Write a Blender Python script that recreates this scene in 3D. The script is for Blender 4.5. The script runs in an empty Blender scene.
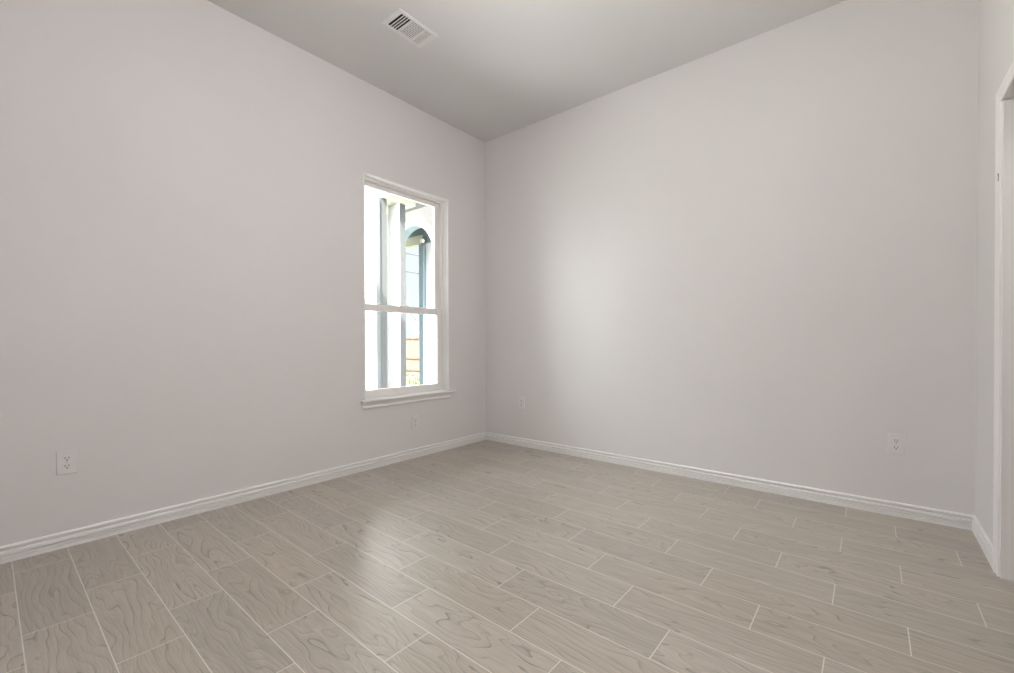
import bpy, bmesh, math, random
from mathutils import Vector, Matrix
random.seed(4)
SC = bpy.context.scene
COL = SC.collection

# ------------------------------------------------------------------ camera
FPX, YAW, PITCH, ROLL, SY = 440.9885, -0.6906, -0.0084, -0.0034, 9.1773
CAM = Vector((3.0643, -3.3618, 1.0032))
F = Vector((math.sin(YAW)*math.cos(PITCH), math.cos(YAW)*math.cos(PITCH), math.sin(PITCH)))
R0 = Vector((math.cos(YAW), -math.sin(YAW), 0)); U0 = R0.cross(F)
Rv = R0*math.cos(ROLL)+U0*math.sin(ROLL); Uv = U0*math.cos(ROLL)-R0*math.sin(ROLL)
cd = bpy.data.cameras.new('camera'); cam = bpy.data.objects.new('camera', cd); COL.objects.link(cam)
M = Matrix((Rv, Uv, -F)).transposed().to_4x4(); M.translation = CAM
cam.matrix_world = M
cd.sensor_width = 36; cd.lens = FPX*36/1014; cd.shift_y = SY/1014
cd.clip_start = 0.02; cd.clip_end = 300
SC.camera = cam

# ------------------------------------------------------------------ sky, sun, exposure
SKY_STRENGTH = 17.0     # haze around the sun
SKY_LOW = 1.15          # pale sky away from the sun
SUN_STRENGTH = 42.0
LAMP = 82.0           # ceiling lamp diffuser emission
HALL_FILL = 20.0  # emission of the unseen globe added in the hallway
vs = SC.view_settings
vs.view_transform = 'Standard'; vs.look = 'None'; vs.exposure = 0.0; vs.gamma = 1.0; vs.use_curve_mapping = False
w = bpy.data.worlds.new('sky'); SC.world = w; w.use_nodes = True
nt = w.node_tree; bg = nt.nodes['Background']
SUN_DIR = Vector((-0.45, 1.0, -1.03)).normalized()
tc = nt.nodes.new('ShaderNodeTexCoord'); dp = nt.nodes.new('ShaderNodeVectorMath'); dp.operation = 'DOT_PRODUCT'
nt.links.new(tc.outputs['Generated'], dp.inputs[0]); dp.inputs[1].default_value = -SUN_DIR
mr = nt.nodes.new('ShaderNodeMapRange'); mr.interpolation_type = 'SMOOTHSTEP'
mr.inputs[1].default_value = -0.25; mr.inputs[2].default_value = 0.55; mr.inputs[3].default_value = SKY_LOW; mr.inputs[4].default_value = SKY_STRENGTH
nt.links.new(dp.outputs['Value'], mr.inputs[0]); nt.links.new(mr.outputs[0], bg.inputs[1])
bg.inputs[0].default_value = (0.88, 0.945, 1.0, 1)
sd = bpy.data.lights.new('sun', 'SUN'); sd.energy = SUN_STRENGTH; sd.angle = math.radians(0.5); sd.color = (1.0, 0.96, 0.9)
sun = bpy.data.objects.new('sun', sd); COL.objects.link(sun)
sun.rotation_euler = SUN_DIR.to_track_quat('-Z', 'Y').to_euler()
sun.location = (3, -10, 11)

# ------------------------------------------------------------------ materials
def mat(name, color, rough=0.5, noise=0.0, nscale=8.0, bump=0.0, bscale=300.0, spec=0.5, metallic=0.0):
    m = bpy.data.materials.new(name); m.use_nodes = True
    n = m.node_tree.nodes; l = m.node_tree.links; b = n['Principled BSDF']
    b.inputs['Base Color'].default_value = (*color, 1); b.inputs['Roughness'].default_value = rough
    b.inputs['Specular IOR Level'].default_value = spec; b.inputs['Metallic'].default_value = metallic
    t = n.new('ShaderNodeTexCoord')
    if noise > 0:
        tx = n.new('ShaderNodeTexNoise'); tx.inputs['Scale'].default_value = nscale; tx.inputs['Detail'].default_value = 4
        l.new(t.outputs['Object'], tx.inputs['Vector'])
        r = n.new('ShaderNodeValToRGB')
        r.color_ramp.elements[0].position = 0.3; r.color_ramp.elements[1].position = 0.7
        r.color_ramp.elements[0].color = (*[c*(1-noise) for c in color], 1)
        r.color_ramp.elements[1].color = (*[min(1, c*(1+noise)) for c in color], 1)
        l.new(tx.outputs['Fac'], r.inputs[0]); l.new(r.outputs[0], b.inputs['Base Color'])
    if bump > 0:
        tx = n.new('ShaderNodeTexNoise'); tx.inputs['Scale'].default_value = bscale; tx.inputs['Detail'].default_value = 2
        l.new(t.outputs['Object'], tx.inputs['Vector'])
        bp = n.new('ShaderNodeBump'); bp.inputs['Strength'].default_value = bump; bp.inputs['Distance'].default_value = 0.002
        l.new(tx.outputs['Fac'], bp.inputs['Height']); l.new(bp.outputs[0], b.inputs['Normal'])
    return m

WALL = mat('wall_paint', (0.775, 0.75, 0.74), 0.75, 0.012, 1.5, 0.05, 180, 0.3)
CEIL = mat('ceiling_paint', (0.725, 0.712, 0.70), 0.85, 0.012, 1.5, 0.06, 160, 0.2)
TRIM = mat('trim_paint', (0.90, 0.88, 0.865), 0.35, 0.01, 3)
VINYL = mat('white_vinyl', (0.90, 0.88, 0.85), 0.35, 0.01, 4)
PLATE = mat('white_plate_plastic', (0.80, 0.775, 0.76), 0.4, 0.01, 20)
DARK = mat('dark_slot', (0.03, 0.028, 0.026), 0.6, 0.1, 30)
DUCT = mat('dark_duct', (0.012, 0.012, 0.012), 0.9, 0.1, 10)
VENTM = mat('vent_enamel', (0.80, 0.79, 0.77), 0.45, 0.01, 10)
METAL = mat('bronze_metal', (0.16, 0.14, 0.11), 0.4, 0.1, 60, metallic=0.8)
STEEL = mat('screw_paint', (0.62, 0.6, 0.58), 0.35, 0.05, 80)
WHITE_STUCCO = mat('white_stucco', (0.66, 0.645, 0.635), 0.9, 0.03, 14, 0.4, 60)
SHADED_STUCCO = mat('shaded_stucco', (0.060, 0.061, 0.058), 0.9, 0.05, 14, 0.4, 60)  # darker copy of the column stucco, side-face shade put into the colour
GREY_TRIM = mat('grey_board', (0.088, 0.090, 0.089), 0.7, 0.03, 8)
TEAL = mat('blue_grey_paint_and_shade', (0.135, 0.18, 0.20), 0.7, 0.04, 6)  # porch post paint; also shade under arch and canopy put into colour
CONCRETE = mat('concrete', (0.46, 0.455, 0.44), 0.9, 0.08, 5, 0.3, 40)
BEAM = mat('cream_beam', (0.50, 0.465, 0.38), 0.7, 0.03, 6)
ROOF = mat('roof_board', (0.10, 0.10, 0.10), 0.8, 0.04, 5)
BARK = mat('bark', (0.14, 0.125, 0.115), 0.9, 0.2, 12, 0.4, 40)
LEAF = mat('leaf', (0.075, 0.082, 0.040), 0.6, 0.3, 5)
CABLE = mat('cable_black', (0.04, 0.04, 0.045), 0.6, 0.1, 10)
POLE = mat('weathered_pole', (0.30, 0.25, 0.20), 0.9, 0.15, 10)

def wood_fence():
    m = mat('fence_wood', (0.62, 0.46, 0.30), 0.8)
    n = m.node_tree.nodes; l = m.node_tree.links; b = n['Principled BSDF']
    t = n.new('ShaderNodeTexCoord'); mp = n.new('ShaderNodeMapping'); mp.inputs['Scale'].default_value = (14, 14, 1.2)
    tx = n.new('ShaderNodeTexNoise'); tx.inputs['Scale'].default_value = 1.5; tx.inputs['Detail'].default_value = 5
    r = n.new('ShaderNodeValToRGB')
    r.color_ramp.elements[0].color = (0.057, 0.043, 0.029, 1); r.color_ramp.elements[1].color = (0.075, 0.06, 0.044, 1)
    l.new(t.outputs['Object'], mp.inputs[0]); l.new(mp.outputs[0], tx.inputs['Vector']); l.new(tx.outputs['Fac'], r.inputs[0]); l.new(r.outputs[0], b.inputs['Base Color'])
    return m
FENCE = wood_fence()
RAIL = mat('fence_rail_wood', (0.045, 0.030, 0.020), 0.8, 0.12, 10)

def grass_mat():
    m = mat('lawn', (0.12, 0.15, 0.06), 0.95, 0.35, 3, 0.5, 30)
    return m
GRASS = grass_mat()

def glass_mat():
    m = bpy.data.materials.new('window_glass'); m.use_nodes = True
    n = m.node_tree.nodes; l = m.node_tree.links
    n.remove(n['Principled BSDF'])
    tr = n.new('ShaderNodeBsdfTransparent'); tr.inputs[0].default_value = (0.97, 0.98, 0.975, 1)
    gl = n.new('ShaderNodeBsdfGlossy'); gl.inputs['Roughness'].default_value = 0.01
    fr = n.new('ShaderNodeFresnel'); fr.inputs[0].default_value = 1.35
    mx = n.new('ShaderNodeMixShader')
    l.new(fr.outputs[0], mx.inputs[0]); l.new(tr.outputs[0], mx.inputs[1]); l.new(gl.outputs[0], mx.inputs[2])
    l.new(mx.outputs[0], n['Material Output'].inputs['Surface'])
    return m
GLASS = glass_mat()

def emis(name, color, strength):
    m = bpy.data.materials.new(name); m.use_nodes = True
    b = m.node_tree.nodes['Principled BSDF']
    b.inputs['Base Color'].default_value = (0.8, 0.8, 0.8, 1)
    b.inputs['Emission Color'].default_value = (*color, 1); b.inputs['Emission Strength'].default_value = strength
    return m
DIFFUSER = emis('lit_diffuser', (1.0, 0.985, 0.985), LAMP)
FILL_GLOBE = emis('hall_fill_glow', (1.0, 0.97, 0.93), HALL_FILL)

def plank_mat():
    """wood-look porcelain planks, 0.639 x 0.1815 m, each row stepped by a third, pale grout"""
    m = bpy.data.materials.new('wood_look_tile'); m.use_nodes = True
    nt = m.node_tree; n = nt.nodes; l = nt.links; b = n['Principled BSDF']
    def V(x, sock):
        if isinstance(x, (int, float)): sock.default_value = x
        else: l.new(x, sock)
    def ma(op, a, c=0.0, d=0.0):
        k = n.new('ShaderNodeMath'); k.operation = op
        V(a, k.inputs[0]); V(c, k.inputs[1]); V(d, k.inputs[2]); return k.outputs[0]
    def comb(x, y, z):
        k = n.new('ShaderNodeCombineXYZ'); V(x, k.inputs[0]); V(y, k.inputs[1]); V(z, k.inputs[2]); return k.outputs[0]
    def noise(v, scale, detail=3, rough=0.5, dist=0.0):
        k = n.new('ShaderNodeTexNoise'); l.new(v, k.inputs['Vector']); k.inputs['Scale'].default_value = scale
        k.inputs['Detail'].default_value = detail; k.inputs['Roughness'].default_value = rough; k.inputs['Distortion'].default_value = dist
        return k.outputs['Fac']
    def smooth(x, a, c, lo=0.0, hi=1.0):
        k = n.new('ShaderNodeMapRange'); k.interpolation_type = 'SMOOTHSTEP'
        V(x, k.inputs[0]); k.inputs[1].default_value = a; k.inputs[2].default_value = c; k.inputs[3].default_value = lo; k.inputs[4].default_value = hi
        return k.outputs[0]
    geo = n.new('ShaderNodeNewGeometry'); sp = n.new('ShaderNodeSeparateXYZ'); l.new(geo.outputs['Position'], sp.inputs[0])
    X, Y = sp.outputs[0], sp.outputs[1]
    Yr = ma('ADD', Y, ma('MULTIPLY', ma('SUBTRACT', X, 1.5), 0.009))       # rows laid a touch off square
    v = ma('DIVIDE', ma('SUBTRACT', ma('MULTIPLY', Yr, -1), 0.0040), 0.1815)
    row = ma('FLOOR', v); fv = ma('SUBTRACT', v, row)
    u = ma('DIVIDE', ma('SUBTRACT', ma('SUBTRACT', X, 0.396), ma('MULTIPLY', row, 0.213)), 0.639)
    col = ma('FLOOR', u); fu = ma('SUBTRACT', u, col)
    du = ma('MULTIPLY', ma('MINIMUM', fu, ma('SUBTRACT', 1.0, fu)), 0.639)
    dv = ma('MULTIPLY', ma('MINIMUM', fv, ma('SUBTRACT', 1.0, fv)), 0.1815)
    d = ma('MINIMUM', du, dv)
    grout = smooth(d, 0.0012, 0.0022, 1.0, 0.0)
    wn = n.new('ShaderNodeTexWhiteNoise'); wn.noise_dimensions = '2D'; l.new(comb(row, col, 0), wn.inputs['Vector'])
    rnd = wn.outputs['Value']; rs = n.new('ShaderNodeSeparateColor'); l.new(wn.outputs['Color'], rs.inputs[0])
    r1, r2, r3 = rs.outputs[0], rs.outputs[1], rs.outputs[2]
    lx = ma('ADD', ma('MULTIPLY', fu, 0.639), ma('MULTIPLY', r1, 37.0))
    ly = ma('ADD', ma('MULTIPLY', fv, 0.1815), ma('MULTIPLY', r2, 23.0))
    # cathedral rings: contour lines of a stretched low-frequency field
    fld = noise(comb(ma('MULTIPLY', lx, 1.9), ma('MULTIPLY', ly, 7.0), ma('MULTIPLY', r3, 9.0)), 1.0, 2, 0.5, 0.3)
    amt = ma('ADD', 6.0, ma('MULTIPLY', r3, 11.0))
    ph = ma('ADD', ma('MULTIPLY', fld, amt), ma('MULTIPLY', ly, 34.0))
    saw = ma('FRACT', ph)
    line = ma('MAXIMUM', smooth(saw, 0.80, 0.97, 0.0, 1.0), 0.0)
    line = ma('MULTIPLY', line, smooth(saw, 0.97, 1.0, 1.0, 0.0))
    grad = ma('MULTIPLY', saw, saw)
    ph2 = ma('ADD', ma('MULTIPLY', fld, ma('MULTIPLY', amt, 2.3)), ma('MULTIPLY', ly, 120.0))
    saw2 = smooth(ma('ABSOLUTE', ma('SUBTRACT', ma('FRACT', ph2), 0.5)), 0.0, 0.3, 1.0, 0.0)
    fine = noise(comb(ma('MULTIPLY', lx, 9.0), ma('MULTIPLY', ly, 170.0), 0.0), 1.0, 4, 0.6)
    mid = noise(comb(ma('MULTIPLY', lx, 3.0), ma('MULTIPLY', ly, 30.0), 4.0), 1.0, 3, 0.55)
    mask = noise(comb(ma('MULTIPLY', lx, 5.0), ma('MULTIPLY', ly, 14.0), 8.0), 1.0, 2)
    lin = ma('MULTIPLY', line, ma('MULTIPLY', smooth(mask, 0.38, 0.66, 0.05, 1.25), ma('ADD', 0.45, ma('MULTIPLY', r1, 0.65))))
    val = ma('ADD', 0.93, ma('MULTIPLY', ma('SUBTRACT', rnd, 0.5), 0.16))
    val = ma('ADD', val, ma('MULTIPLY', ma('SUBTRACT', mid, 0.5), 0.42))
    val = ma('ADD', val, ma('MULTIPLY', ma('SUBTRACT', fine, 0.5), 0.62))
    val = ma('SUBTRACT', val, ma("MULTIPLY", lin, 0.38))
    val = ma('SUBTRACT', val, ma('MULTIPLY', ma('SUBTRACT', grad, 0.33), 0.17))
    val = ma('SUBTRACT', val, ma('MULTIPLY', ma('SUBTRACT', saw2, 0.3), ma('MULTIPLY', smooth(mask, 0.3, 0.7, 1.0, 0.1), 0.16)))
    hue = n.new('ShaderNodeMix'); hue.data_type = 'RGBA'
    l.new(r2, hue.inputs['Factor'])
    hue.inputs[6].default_value = (0.440, 0.382, 0.305, 1); hue.inputs[7].default_value = (0.420, 0.373, 0.316, 1)
    vm = n.new('ShaderNodeVectorMath'); vm.operation = 'SCALE'
    l.new(hue.outputs[2], vm.inputs[0]); l.new(val, vm.inputs['Scale'])
    mx = n.new('ShaderNodeMix'); mx.data_type = 'RGBA'
    l.new(grout, mx.inputs['Factor']); l.new(vm.outputs[0], mx.inputs[6]); mx.inputs[7].default_value = (0.74, 0.695, 0.63, 1)
    l.new(mx.outputs[2], b.inputs['Base Color'])
    rg = ma('ADD', 0.38, ma('ADD', ma('MULTIPLY', grout, 0.4), ma('MULTIPLY', lin, 0.10)))
    l.new(rg, b.inputs['Roughness']); b.inputs['Specular IOR Level'].default_value = 1.0
    b.inputs['Coat Weight'].default_value = 0.95; b.inputs['Coat Roughness'].default_value = 0.42; b.inputs['Coat IOR'].default_value = 1.6
    h = ma('SUBTRACT', ma('SUBTRACT', ma('MULTIPLY', fine, 0.25), ma('MULTIPLY', lin, 0.5)), ma('MULTIPLY', grout, 1.5))
    bp = n.new('ShaderNodeBump'); bp.inputs['Strength'].default_value = 0.35; bp.inputs['Distance'].default_value = 0.0012
    l.new(h, bp.inputs['Height']); l.new(bp.outputs[0], b.inputs['Normal'])
    return m
FLOOR = plank_mat()

# ------------------------------------------------------------------ mesh helpers
def obj(name, bm, m, parent=None, smooth=False):
    bmesh.ops.recalc_face_normals(bm, faces=bm.faces)
    me = bpy.data.meshes.new(name); bm.to_mesh(me); bm.free()
    me.materials.append(m)
    if smooth:
        for p in me.polygons: p.use_smooth = True
    o = bpy.data.objects.new(name, me); COL.objects.link(o)
    if parent is not None:
        o.parent = parent
        o.matrix_parent_inverse = Matrix()
    return o
def empty(name, loc=(0, 0, 0), rotz=0.0):
    o = bpy.data.objects.new(name, None); COL.objects.link(o); o.location = loc; o.rotation_euler = (0, 0, rotz)
    o.empty_display_size = 0.1
    return o
def tag(o, label=None, cat=None, group=None, kind=None):
    if label: o['label'] = label
    if cat: o['category'] = cat
    if group: o['group'] = group
    if kind: o['kind'] = kind
    return o
def bx(bm, x0, x1, y0, y1, z0, z1, bev=0.0):
    r = bmesh.ops.create_cube(bm, size=1.0)
    vs_ = r['verts']
    for v in vs_:
        v.co = Vector(((x0+x1)/2+v.co.x*(x1-x0), (y0+y1)/2+v.co.y*(y1-y0), (z0+z1)/2+v.co.z*(z1-z0)))
    if bev > 0:
        es = list({e for v in vs_ for e in v.link_edges})
        bmesh.ops.bevel(bm, geom=es, offset=bev, segments=2, affect='EDGES', profile=0.5)
    return bm
def box(x0, x1, y0, y1, z0, z1, bev=0.0):
    return bx(bmesh.new(), x0, x1, y0, y1, z0, z1, bev)
def ring(bm, x0, x1, y0, y1, z0, z1, wy, wt, wb, bev=0.0):
    """rectangular frame in the yz plane: stiles wy, top rail wt, bottom rail wb"""
    bx(bm, x0, x1, y0, y0+wy, z0, z1, bev); bx(bm, x0, x1, y1-wy, y1, z0, z1, bev)
    bx(bm, x0, x1, y0+wy, y1-wy, z1-wt, z1, bev); bx(bm, x0, x1, y0+wy, y1-wy, z0, z0+wb, bev)
    return bm
def cyl(bm, p, axis, r, depth, seg=24, r2=None):
    g = bmesh.ops.create_cone(bm, cap_ends=True, segments=seg, radius1=r, radius2=r if r2 is None else r2, depth=depth)
    q = Vector((0, 0, 1)).rotation_difference(Vector(axis)).to_matrix().to_4x4(); q.translation = Vector(p)
    bmesh.ops.transform(bm, matrix=q, verts=g['verts'])
    return bm
def tube(bm, pts, rads, seg=8):
    rings = []
    for i, p in enumerate(pts):
        a = Vector(pts[max(0, i-1)]); c = Vector(pts[min(len(pts)-1, i+1)])
        t = (c-a).normalized(); s = t.orthogonal().normalized(); k = t.cross(s)
        rings.append([bm.verts.new(Vector(p)+(s*math.cos(2*math.pi*j/seg)+k*math.sin(2*math.pi*j/seg))*rads[i]) for j in range(seg)])
    for a, c in zip(rings, rings[1:]):
        for j in range(seg):
            bm.faces.new((a[j], a[(j+1) % seg], c[(j+1) % seg], c[j]))
    bm.faces.new(rings[0][::-1]); bm.faces.new(rings[-1])
    return bm
def slab(us, zs, hole, place):
    """wall of cells us x zs, minus the cells for which hole(u,z) is true; place(u, z, side) gives a 3-D point"""
    bm = bmesh.new(); cache = {}
    def vt(i, j, s):
        k = (i, j, s)
        if k not in cache: cache[k] = bm.verts.new(place(us[i], zs[j], s))
        return cache[k]
    full = {(i, j) for i in range(len(us)-1) for j in range(len(zs)-1) if not hole((us[i]+us[i+1])/2, (zs[j]+zs[j+1])/2)}
    for i, j in full:
        for s in (0, 1): bm.faces.new((vt(i, j, s), vt(i+1, j, s), vt(i+1, j+1, s), vt(i, j+1, s)))
        for (di, dj), (a, c) in {(-1, 0): ((i, j), (i, j+1)), (1, 0): ((i+1, j), (i+1, j+1)), (0, -1): ((i, j), (i+1, j)), (0, 1): ((i, j+1), (i+1, j+1))}.items():
            if (i+di, j+dj) not in full:
                bm.faces.new((vt(*a, 0), vt(*c, 0), vt(*c, 1), vt(*a, 1)))
    return bm
def extrude_profile(prof, p0, p1, inward, m0=0.0, m1=0.0):
    """prof: (depth, z) outline; run from p0 to p1 along a wall, depth along `inward`; m0/m1 mitre the two ends by depth"""
    bm = bmesh.new(); p0 = Vector(p0); p1 = Vector(p1); d = (p1-p0).normalized(); inw = Vector(inward)
    A = [bm.verts.new(p0+inw*q+Vector((0, 0, z))+d*q*m0) for q, z in prof]
    B = [bm.verts.new(p1+inw*q+Vector((0, 0, z))-d*q*m1) for q, z in prof]
    k = len(prof)
    for i in range(k): bm.faces.new((A[i], A[(i+1) % k], B[(i+1) % k], B[i]))
    bm.faces.new(A[::-1]); bm.faces.new(B)
    return bm
def dup(root, loc, rotz, label, group=None):
    r = root.copy(); COL.objects.link(r); r.location = loc; r.rotation_euler = (0, 0, rotz); r['label'] = label
    if group: r['group'] = group
    for ch in list(root.children):
        c = ch.copy(); COL.objects.link(c); c.parent = r
        for g in ch.children:
            e = g.copy(); COL.objects.link(e); e.parent = c
    return r
def struct(name, bm, m): return tag(obj(name, bm, m), kind='structure')

# ------------------------------------------------------------------ room shell
H, L, YB = 3.05, 3.4905, -4.15       # ceiling height, door wall, wall behind the camera
T = 0.15
WY0, WY1, WZ0, WZ1 = -1.41, -0.512, 0.535, 2.338     # rough window opening
DY0, DY1, DZ = -1.44, -0.598, 2.022                  # door opening
HX, HY0, HY1 = 4.75, -3.2, 0.0                         # hallway beyond the door

bm = box(0, HX, YB, 0, -0.12, 0.0); struct('floor', bm, FLOOR)
bm = box(-T, HX+0.1, YB-T, T, H, H+0.15); struct('ceiling', bm, CEIL)
struct('wall_left', slab([YB-T, WY0, WY1, T], [-0.12, WZ0, WZ1, H], lambda u, z: WY0 < u < WY1 and WZ0 < z < WZ1, lambda u, z, s: (-T*s, u, z)), WALL)
struct('wall_back', slab([0, HX], [-0.12, H], lambda u, z: False, lambda u, z, s: (u, T*s, z)), WALL)
struct('wall_right', slab([YB, DY0, DY1, 0], [0, DZ, H], lambda u, z: DY0 < u < DY1 and z < DZ, lambda u, z, s: (L+0.115*s, u, z)), WALL)
struct('wall_front', slab([0, HX], [-0.12, H], lambda u, z: False, lambda u, z, s: (u, YB-T*s, z)), WALL)
struct('wall_hall', slab([YB-T, T], [-0.12, H], lambda u, z: False, lambda u, z, s: (HX+0.1*s, u, z)), WALL)

BB = [(0, 0), (0.0150, 0), (0.0150, 0.0165), (0.0085, 0.0175), (0.0085, 0.0210), (0.0150, 0.0220), (0.0150, 0.0315), (0.0070, 0.0325), (0.0070, 0.0365), (0.0150, 0.0375),
      (0.0150, 0.0480), (0.0130, 0.0510), (0.0040, 0.0530), (0.0025, 0.0620), (0.0060, 0.0650), (0.0125, 0.0655), (0.0125, 0.0715), (0.0095, 0.0765), (0.0040, 0.0785), (0, 0.0785)]
struct('baseboard_left', extrude_profile(BB, (0, YB, 0), (0, 0, 0), (1, 0, 0), 1, 1), TRIM)
struct('baseboard_back', extrude_profile(BB, (0, 0, 0), (L, 0, 0), (0, -1, 0), 1, 1), TRIM)
struct('baseboard_right', extrude_profile(BB, (L, 0, 0), (L, DY1+0.0575, 0), (-1, 0, 0), 1, 0), TRIM)
struct('baseboard_doorside', extrude_profile(BB, (L, DY0-0.0705, 0), (L, YB, 0), (-1, 0, 0), 0, 1), TRIM)
struct('baseboard_front', extrude_profile(BB, (L, YB, 0), (0, YB, 0), (0, 1, 0), 1, 1), TRIM)

# ------------------------------------------------------------------ window in the left wall
win = tag(empty('window_1', (0, -0.96, 0.553)), kind='structure')
def wobj(name, bm, m, parent=None):
    o = obj(name, bm, m, parent or win)
    if parent is None or parent is win:
        o.location = -Vector(win.location)
    return o
bm = bmesh.new()                                     # white jamb boards lining the opening, flush with the wall
bx(bm, -0.066, 0.003, WY0, WY0+0.010, 0.553, WZ1); bx(bm, -0.066, 0.003, WY1-0.010, WY1, 0.553, WZ1)
bx(bm, -0.066, 0.003, WY0+0.010, WY1-0.010, WZ1-0.010, WZ1)
wobj('window_jamb', bm, TRIM)
a0, a1, zt = WY0+0.010, WY1-0.010, WZ1-0.010
bm = bmesh.new()
ring(bm, -0.146, -0.064, WY0+0.001, WY1-0.001, WZ0+0.002, WZ1-0.001, 0.030, 0.026, 0.036)
ring(bm, -0.145, -0.132, WY0+0.031, WY1-0.031, WZ0+0.038, WZ1-0.027, 0.022, 0.020, 0.016)
for yy in (a0+0.021, a1-0.029): bx(bm, -0.100, -0.096, yy, yy+0.008, 0.572, zt-0.018)       # track ribs
wobj('window_frame', bm, VINYL)
S0, S1 = a0+0.001, a1-0.023
bm = ring(bmesh.new(), -0.131, -0.102, S0, S1, 1.262, zt-0.017, 0.044, 0.034, 0.045, 0.0025)
us_ = wobj('upper_sash', bm, VINYL)
obj('pane', box(-0.119, -0.115, S0+0.04, S1-0.04, 1.30, zt-0.045), GLASS, us_)
bm = ring(bmesh.new(), -0.095, -0.068, S0, S1, 0.571, 1.317, 0.048, 0.058, 0.046, 0.0025)
bx(bm, -0.069, -0.060, S0+0.02, S1-0.02, 1.262, 1.270, 0.002)                              # lift lip under the meeting rail
ls_ = wobj('lower_sash', bm, VINYL)
obj('pane', box(-0.083, -0.079, S0+0.044, S1-0.044, 0.612, 1.262), GLASS, ls_)
bm = bmesh.new(); bx(bm, -0.094, -0.071, -0.985, -0.925, 1.317, 1.322, 0.002); bx(bm, -0.088, -0.068, -0.966, -0.954, 1.322, 1.328, 0.002)
obj('sash_lock', bm, VINYL, ls_)
bm = bmesh.new(); bx(bm, -0.066, 0.0, WY0+0.001, WY1-0.001, 0.536, 0.553)
bx(bm, 0.0, 0.042, -1.449, -0.459, 0.535, 0.553, 0.006)
wobj('window_sill', bm, TRIM)
AP = [(0, 0.482), (0.010, 0.482), (0.014, 0.488), (0.014, 0.498), (0.011, 0.502), (0.013, 0.512), (0.016, 0.530), (0.016, 0.535), (0, 0.535)]
wobj('window_apron', extrude_profile(AP, (0, -1.430, 0), (0, -0.506, 0), (1, 0, 0), 0, 0), TRIM)

# ------------------------------------------------------------------ doorway in the right wall
dr = tag(empty('door_1', (L, (DY0+DY1)/2, 0)), kind='structure')
def dobj(name, bm, m):
    o = obj(name, bm, m, dr); o.location = -Vector(dr.location); return o
bm = bmesh.new()
bx(bm, L-0.004, L+0.119, DY1-0.016, DY1, 0, DZ); bx(bm, L-0.004, L+0.119, DY0, DY0+0.016, 0, DZ)
bx(bm, L-0.004, L+0.119, DY0+0.016, DY1-0.016, DZ-0.016, DZ)
bx(bm, L+0.05, L+0.085, DY1-0.028, DY1-0.016, 0, DZ-0.016, 0.002); bx(bm, L+0.05, L+0.085, DY0+0.016, DY0+0.028, 0, DZ-0.016, 0.002)
bx(bm, L+0.05, L+0.085, DY0+0.028, DY1-0.028, DZ-0.028, DZ-0.016, 0.002)
dobj('door_jamb', bm, TRIM)
# casing profile: (across from the opening edge outward, thickness)
CP = [(0.004, 0), (0.004, 0.009), (0.008, 0.012), (0.016, 0.012), (0.022, 0.008), (0.030, 0.009), (0.046, 0.014), (0.057, 0.016), (0.061, 0.014), (0.061, 0)]
def casing(xs, sgn):
    bm = bmesh.new()
    path = [(DY1-0.004, 0.0, 1, 0), (DY1-0.004, DZ-0.018, 1, 1), (DY0+0.004, DZ-0.018, -1, 1), (DY0+0.004, 0.0, -1, 0)]
    rows = []
    for y, z, oy, oz in path:
        rows.append([bm.verts.new((xs+sgn*t, y+oy*a, z+oz*a)) for a, t in CP])
    k = len(CP)
    for A, B in zip(rows, rows[1:]):
        for i in range(k): bm.faces.new((A[i], A[(i+1) % k], B[(i+1) % k], B[i]))
    bm.faces.new(rows[0][::-1]); bm.faces.new(rows[-1])
    return bm
dobj('door_casing', casing(L, -1), TRIM)
dobj('hall_casing', casing(L+0.115, 1), TRIM)
bm = box(L-0.0135, L-0.006, -0.584, -0.579, 1.680, 1.704, 0.001)
cyl(bm, (L-0.0125, -0.5815, 1.708), (0, 0, 1), 0.002, 0.008, 12)
o = dobj('metal_catch', bm, METAL); o['label'] = 'small dark metal fitting on the casing'

# ------------------------------------------------------------------ ceiling vent
vent = tag(empty('ceiling_vent', (0.735, -1.524, H)), 'white rectangular air vent with three louvred sections set in the ceiling', 'vent')
bm = bmesh.new(); a, c = 0.0975, 0.158; p, q = 0.0725, 0.1235     # half sizes: outer, opening
def bevel_frame(bm):
    lv = [(a, c, 0.0), (a, c, -0.003), (a-0.006, c-0.006, -0.006), (p+0.003, q+0.003, -0.006), (p, q, -0.004), (p, q, 0.0)]
    rr = [[bm.verts.new((sx_*x, sy_*y, z)) for sx_, sy_ in ((-1, -1), (1, -1), (1, 1), (-1, 1))] for x, y, z in lv]
    for A, B in zip(rr, rr[1:]):
        for i in range(4): bm.faces.new((A[i], A[(i+1) % 4], B[(i+1) % 4], B[i]))
bevel_frame(bm)
for y in (-0.046, 0.066): bx(bm, -p, p, y-0.006, y+0.006, -0.005, -0.001)
obj('vent_frame', bm, VENTM, vent)
obj('duct_opening', box(-p, p, -q, q, -0.0009, -0.0001), DUCT, vent)
def blades(ys, ang, th=0.0018, wd=0.011):
    bm = bmesh.new()
    for y in ys:
        g = bmesh.ops.create_cube(bm, size=1.0)['verts']
        for v in g: v.co = Vector((v.co.x*2*p, v.co.y*wd, v.co.z*th))
        bmesh.ops.rotate(bm, verts=g, cent=(0, 0, 0), matrix=Matrix.Rotation(ang, 3, 'X'))
        bmesh.ops.translate(bm, verts=g, vec=(0, y, -0.0048))
    return bm
o = obj('louver_section', blades([-0.1055+0.0175*i for i in range(3)], 0, wd=0.0068), VENTM, vent)
bm = bmesh.new()
for i in range(8): bx(bm, -p, p, -0.040+0.0129*i+0.003, -0.040+0.0129*i+0.0065, -0.0052, -0.0012)
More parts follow.
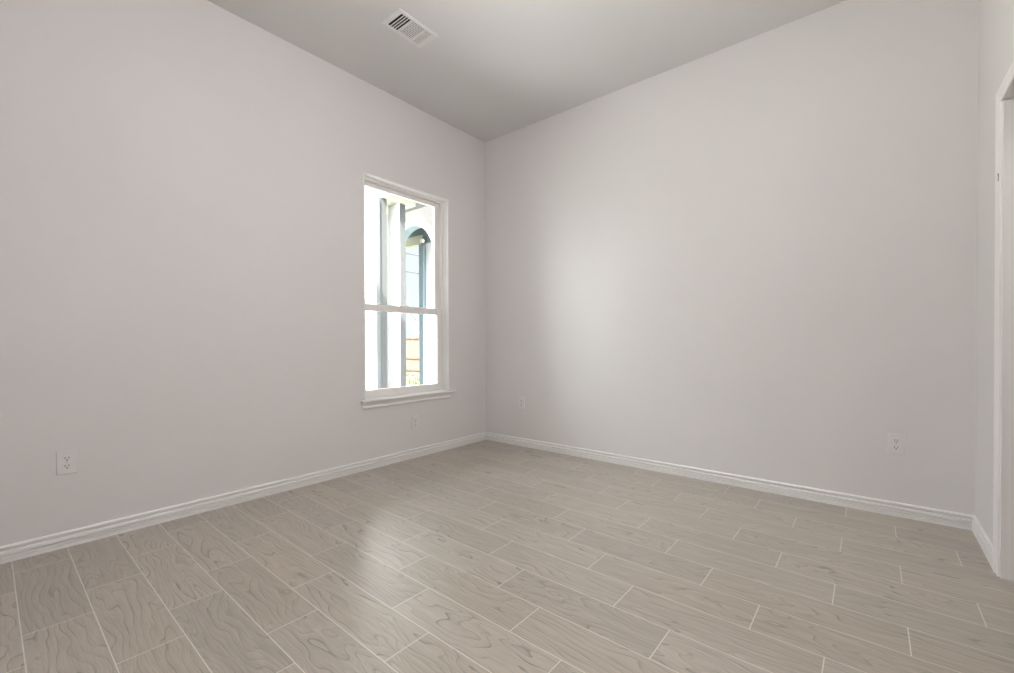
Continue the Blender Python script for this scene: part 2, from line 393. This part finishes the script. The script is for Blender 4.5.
for i in range(9): bx(bm, -p+0.004+0.0160*i, -p+0.0095+0.0160*i, -0.040, 0.060, -0.0050, -0.0010)
obj('louver_section', bm, VENTM, vent)
obj('louver_section', blades([0.077+0.0104*i for i in range(5)], math.radians(8), wd=0.0076), VENTM, vent)

# ------------------------------------------------------------------ wall outlets (built facing +x, plate in the yz plane)
def make_outlet(loc, rotz, label):
    t = tag(empty('wall_outlet', loc, rotz), label, 'outlet', 'duplex outlets on the walls')
    bm = box(0.0, 0.0058, -0.0365, 0.0365, -0.058, 0.058, 0.0022)
    obj('cover_plate', bm, PLATE, t)
    for sz in (0.0195, -0.0195):
        bm = bmesh.new(); pr = []
        for k in range(40):                            # receptacle: circle cut flat at top and bottom
            an = 2*math.pi*k/40
            pr.append((0.0172*math.cos(an), max(-0.0140, min(0.0140, 0.0172*math.sin(an)))))
        A = [bm.verts.new((0.0045, y, z)) for y, z in pr]; B = [bm.verts.new((0.0078, y, z)) for y, z in pr]
        for k in range(40): bm.faces.new((A[k], A[(k+1) % 40], B[(k+1) % 40], B[k]))
        bm.faces.new(A[::-1]); bm.faces.new(B)
        s = obj('receptacle', bm, PLATE, t); s.location = (0, 0, sz)
        bm = bmesh.new()
        bx(bm, 0.0070, 0.0081, -0.0078, -0.0052, -0.002, 0.0075); bx(bm, 0.0070, 0.0081, 0.0052, 0.0078, -0.001, 0.0075)
        cyl(bm, (0.00755, 0, -0.0078), (1, 0, 0), 0.0030, 0.0011, 14)
        obj('slot', bm, DARK, s)
    bm = cyl(bmesh.new(), (0.0058, 0, 0), (1, 0, 0), 0.0032, 0.0016, 14); bx(bm, 0.0062, 0.0068, -0.0026, 0.0026, -0.0004, 0.0004)
    obj('screw', bm, STEEL, t)
    return t
out0 = make_outlet((0.0, -3.0725, 0.417), 0, 'white duplex outlet low on the window wall, standing alone well away from the window')
dup(out0, (0.0, -0.915, 0.304), 0, 'small white duplex outlet on the wall just under the window sill')
dup(out0, (0.468, 0.0, 0.4155), -math.pi/2, 'white duplex outlet beside the room corner, on the plain wall adjoining the window wall')
dup(out0, (3.175, 0.0, 0.412), -math.pi/2, 'white duplex outlet low on the plain wall, beside the doorway end')

# ------------------------------------------------------------------ the room's ceiling lamp, and an unseen fill globe added in the hallway
def lamp(name, loc, m, label, r=0.15, drop=0.0):
    t = tag(empty(name, loc), label, 'ceiling light')
    bm = cyl(bmesh.new(), (0, 0, -0.0125), (0, 0, 1), 0.07, 0.025, 40); cyl(bm, (0, 0, -0.045-drop/2), (0, 0, 1), 0.014, 0.05+drop, 20)
    cyl(bm, (0, 0, -0.075-drop), (0, 0, 1), 0.05, 0.02, 32); obj('lamp_base', bm, VINYL, t)
    bm = bmesh.new(); bmesh.ops.create_uvsphere(bm, u_segments=40, v_segments=20, radius=r)
    for v in bm.verts: v.co = Vector((v.co.x, v.co.y, v.co.z*0.62-0.08-drop-r*0.6))
    obj('lamp_globe', bm, m, t, True)
lamp('ceiling_lamp', (2.15, -2.25, H), DIFFUSER, 'round white glass pendant lamp hanging in the middle of the room', drop=0.50)
lamp('unseen_hall_fill', (4.17, -1.5, H), FILL_GLOBE, 'unseen round globe added in the hallway to send light through the doorway')  # added out of view to light the room through the doorway

# ------------------------------------------------------------------ outside the window
GZ = -0.62
struct('ground', box(-60, -T-0.02, -25, 60, GZ-0.1, GZ), GRASS)
struct('porch_slab', box(-4.9, -T-0.004, -5.5, 2.9, GZ, -0.10), CONCRETE)
struct('unseen_shade_block', box(-1.225, -0.95, -1.72, -1.50, -0.10, 3.27), WHITE_STUCCO)  # unseen block added to cast the slanting shade line on the columns

def prism_x(bm, x0, x1, outline):
    A = [bm.verts.new((x0, y, z)) for y, z in outline]; B = [bm.verts.new((x1, y, z)) for y, z in outline]
    k = len(outline)
    for i in range(k): bm.faces.new((A[i], A[(i+1) % k], B[(i+1) % k], B[i]))
    bm.faces.new(A[::-1]); bm.faces.new(B); return bm

def pier(loc, x0, x1, y0, y1, label, trim_strip):
    t = tag(empty('porch_column', loc), label, 'column')
    obj('shaft', box(x0, x1, y0+0.012, y1, 0.10, 3.0, 0.004), SHADED_STUCCO, t)  # shaft colour carries the shade of the column's side face
    o = obj('lit_face_board', box(x0, x1, y0, y0+0.012, 0.10, 3.0, 0.002), WHITE_STUCCO, t); o['label'] = 'white board standing for the sunlit side of the column'  # sunlit side of the same column, split off as a whiter board
    obj('base', box(x0-0.03, x1+0.03, y0-0.03, y1+0.03, 0.0, 0.10, 0.01), WHITE_STUCCO, t)
    if trim_strip:
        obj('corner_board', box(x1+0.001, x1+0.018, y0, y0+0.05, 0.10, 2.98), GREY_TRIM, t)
    return t
ZP = -0.10
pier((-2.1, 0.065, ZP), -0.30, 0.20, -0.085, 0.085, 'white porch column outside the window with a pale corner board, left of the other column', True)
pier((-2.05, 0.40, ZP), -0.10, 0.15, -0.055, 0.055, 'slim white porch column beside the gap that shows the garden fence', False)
t = tag(empty('porch_lintel', (-1.2, 0.5, 2.9)), 'flat grey lintel slab resting on the two white columns', 'lintel')
obj('slab', box(-1.25, -0.30, -0.45, 0.35, 0.08, 0.20), ROOF, t)
obj('bearing_beam', box(-1.24, -0.66, -0.44, 0.10, 0.005, 0.08), BEAM, t)

# arch wall beyond the columns
def arch_wall():
    xs0, xs1, zc, Rr, xc = -5.2, -2.38, 2.46, 0.56, -3.06
    N = 28; bm = bmesh.new(); y0, y1 = 1.50, 1.66
    arc = [(xc-Rr*math.cos(math.pi*i/N), zc+Rr*math.sin(math.pi*i/N)) for i in range(N+1)]
    inner = [(xc-Rr, ZP)]+arc+[(xc+Rr, ZP)]
    outer = [(xs0, ZP), (xs0, 3.9), (xs1, 3.9), (xs1, ZP)]
    vf = {}
    def V(x, z, y):
        k = (round(x, 5), round(z, 5), y)
        if k not in vf: vf[k] = bm.verts.new((x, y, z))
        return vf[k]
    for y in (y0, y1):
        bm.faces.new([V(xs0, ZP, y), V(xs0, 3.9, y), V(xc-Rr, 3.9, y), V(xc-Rr, zc, y), V(xc-Rr, ZP, y)])
        bm.faces.new([V(xs1, ZP, y), V(xs1, 3.9, y), V(xc+Rr, 3.9, y), V(xc+Rr, zc, y), V(xc+Rr, ZP, y)])
        for (xa, za), (xb, zb) in zip(arc, arc[1:]):
            bm.faces.new([V(xa, za, y), V(xb, zb, y), V(xb, 3.9, y), V(xa, 3.9, y)])
    for (xa, za), (xb, zb) in zip(inner, inner[1:]):
        bm.faces.new([V(xa, za, y0), V(xb, zb, y0), V(xb, zb, y1), V(xa, za, y1)])
    for (xa, za), (xb, zb) in zip(outer, outer[1:]):
        bm.faces.new([V(xa, za, y0), V(xb, zb, y0), V(xb, zb, y1), V(xa, za, y1)])
    return bm, arc
aw = tag(empty('porch_arch', (-3.06, 1.58, ZP)), 'pale stucco archway with a white arched band beyond the porch columns', 'arch')
bm, arc = arch_wall()
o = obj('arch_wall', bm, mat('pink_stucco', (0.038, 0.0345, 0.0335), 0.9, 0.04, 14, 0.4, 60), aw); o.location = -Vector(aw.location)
lin = []
bm = bmesh.new()
for y in (1.503, 1.657):
    for q in (0.999, 0.975): lin.append([bm.verts.new((-3.06+(x+3.06)*q, y, 2.46+(z-2.46)*q)) for x, z in arc])
for i in range(len(arc)-1):
    for P_, Q_ in ((0, 1), (2, 3), (0, 2), (1, 3)):
        bm.faces.new((lin[P_][i], lin[P_][i+1], lin[Q_][i+1], lin[Q_][i]))
for e in (0, -1): bm.faces.new((lin[0][e], lin[1][e], lin[3][e], lin[2][e]))
o = obj('arch_shade_strip', bm, TEAL, aw); o.location = -Vector(aw.location); o['label'] = 'blue-grey strip under the arch with shade put into its colour'  # added strip, the underside's shade put into its blue-grey colour
bm = bmesh.new()
outc = [(x+(-3.06-x)*-0.16, 2.46+(z-2.46)*1.17) for x, z in arc]
for y in (1.470, 1.505):
    pass
A0 = [[bm.verts.new((x, y, z)) for x, z in c_] for c_ in (arc, outc) for y in (1.472, 1.4995)]
for i in range(len(arc)-1):
    for P_, Q_ in ((0, 1), (2, 3), (0, 2), (1, 3)):
        bm.faces.new((A0[P_][i], A0[P_][i+1], A0[Q_][i+1], A0[Q_][i]))
for e in (0, -1): bm.faces.new((A0[0][e], A0[1][e], A0[3][e], A0[2][e]))
o = obj('arch_band', bm, WHITE_STUCCO, aw); o.location = -Vector(aw.location)

# far porch behind the arch: roof, cream beam, post, pier, lantern
fp = tag(empty('garden_porch', (-4.0, 2.3, ZP)), 'blue-grey porch canopy with a cream beam seen through the archway', 'porch')
def fobj(name, bm, m):
    o = obj(name, bm, m, fp); o.location = -Vector(fp.location); return o
fobj('canopy', box(-5.1, -2.4, 1.67, 2.75, 3.40, 3.52), TEAL)
fobj('back_board', box(-5.1, -2.4, 2.62, 2.72, 3.20, 3.40), TEAL)
fobj('beam', box(-5.0, -4.00, 2.50, 2.60, 3.02, 3.20), BEAM)
fobj('post', box(-4.13, -4.00, 2.50, 2.60, ZP, 3.02, 0.006), TEAL)
fobj('pier', box(-3.985, -3.30, 2.56, 2.80, ZP, 3.20, 0.006), WHITE_STUCCO)
fobj('header_board', box(-4.00, -2.40, 2.50, 2.61, 3.02, 3.40), TEAL)
ln = tag(empty('porch_lantern', (-3.95, 2.449, 3.06)), 'small round lantern high on the porch header above the blue-grey post', 'lantern')
bm = cyl(bmesh.new(), (0, 0.035, 0), (0, 1, 0), 0.085, 0.02, 24); obj('back_plate', bm, METAL, ln)
bm = cyl(bmesh.new(), (0, 0.0, 0), (0, 1, 0), 0.045, 0.05, 24, 0.035); obj('globe', bm, VINYL, ln)

# garden fence: pickets are the panel's pattern, rails and posts are parts
fn = tag(empty('garden_fence', (-12.0, 9.0, GZ)), 'tan wooden board fence with brown rails across the end of the garden', 'fence')
bm = bmesh.new()
for i in range(62):
    x = -6.2+0.2*i; bx(bm, x, x+0.185, -0.012, 0.012, 0.04, 1.78+random.uniform(-0.01, 0.01))
obj('board_panel', bm, FENCE, fn)
for z in (0.40, 0.92, 1.80): obj('rail', box(-6.25, 6.25, -0.06, -0.013, z-0.04, z+0.04, 0.004), RAIL, fn)
for i in range(6): obj('post', box(-6.2+2.48*i-0.045, -6.2+2.48*i+0.045, 0.013, 0.10, 0.0, 1.86, 0.004), FENCE, fn)

# shrub by the fence
def foliage(bm, n, cx, cy, cz, rx, ry, rz, s0, s1):
    for _ in range(n):
        th = random.uniform(0, 2*math.pi); ph = math.acos(random.uniform(-1, 1)); rr = random.uniform(0.35, 1)**0.6
        c = Vector((cx+rx*rr*math.sin(ph)*math.cos(th), cy+ry*rr*math.sin(ph)*math.sin(th), cz+rz*rr*math.cos(ph)))
        s = random.uniform(s0, s1); d = Vector((random.uniform(-1, 1), random.uniform(-1, 1), random.uniform(-0.6, 1))).normalized()
        k = d.orthogonal().normalized(); nn = d.cross(k)
        q = [bm.verts.new(c-d*s), bm.verts.new(c+k*s*0.42+nn*s*0.1), bm.verts.new(c+d*s), bm.verts.new(c-k*s*0.42+nn*s*0.1)]
        bm.faces.new(q)
    return bm
sh = tag(empty('garden_shrub', (-10.6, 7.6, GZ)), 'green leafy shrub growing in front of the tan fence', 'shrub')
bm = foliage(bmesh.new(), 700, 0, 0, 0.23, 0.75, 0.6, 0.22, 0.025, 0.06); obj('foliage', bm, LEAF, sh)
bm = bmesh.new()
for i in range(7):
    an = i*0.9; tube(bm, [(0.03*math.cos(an), 0.03*math.sin(an), 0), (0.2*math.cos(an), 0.16*math.sin(an), 0.16), (0.36*math.cos(an), 0.3*math.sin(an), 0.33)], [0.016, 0.011, 0.004], 6)
obj('stem', bm, BARK, sh)

# bare tree beyond the fence
tr = tag(empty('bare_tree', (-18.0, 13.2, GZ)), 'thin bare tree standing beyond the tan fence', 'tree')
bm = bmesh.new()
def branch(p, d, ln_, r, lvl):
    pts = [Vector(p)]; rd = [r]; dd = Vector(d).normalized()
    for i in range(4):
        dd = (dd+Vector((random.uniform(-.2, .2), random.uniform(-.2, .2), random.uniform(-.05, .14)))).normalized()
        pts.append(pts[-1]+dd*ln_/4); rd.append(r*(1-0.17*(i+1)))
    tube(bm, pts, rd, 6 if lvl < 2 else 4)
    if lvl < 4:
        for k in range(3 if lvl else 6):
            i = random.randint(1 if lvl else 2, 4); an = random.uniform(0, 2*math.pi)
            nd = (dd*0.7+Vector((math.cos(an), math.sin(an), random.uniform(0, .6)))*0.8).normalized()
            branch(pts[i], nd, ln_*random.uniform(0.45, 0.65), rd[i]*0.6, lvl+1)
branch((0, 0, 0), (0.03, 0, 1), 2.7, 0.10, 0)
obj('trunk', bm, BARK, tr)

# utility poles and the two cables between them
for i, (y, lb) in enumerate(((1.0, 'wooden utility pole nearer the house carrying two cables'), (24.0, 'wooden utility pole farther down the lane carrying two cables'))):
    up = tag(empty('utility_pole', (-12.75, y, GZ)), lb, 'pole', 'utility poles')
    bm = cyl(bmesh.new(), (0, 0, 3.0), (0, 0, 1), 0.12, 6.0, 16, 0.09); obj('pole_shaft', bm, POLE, up)
    for z in (4.72, 5.52): obj('bracket', box(0.08, 0.2, -0.03, 0.03, z-0.03, z-0.012), METAL, up)
for z, lb in ((4.1, 'lower of the two black overhead cables above the fence'), (4.9, 'upper of the two black overhead cables above the fence')):
    pts = [(-12.58, 1.0+23.0*k/16, z+0.08*((k/8-1)**2-0.25)) for k in range(17)]
    tag(obj('overhead_cable', tube(bmesh.new(), pts, [0.022]*17, 8), CABLE), lb, 'cable', 'overhead cables')
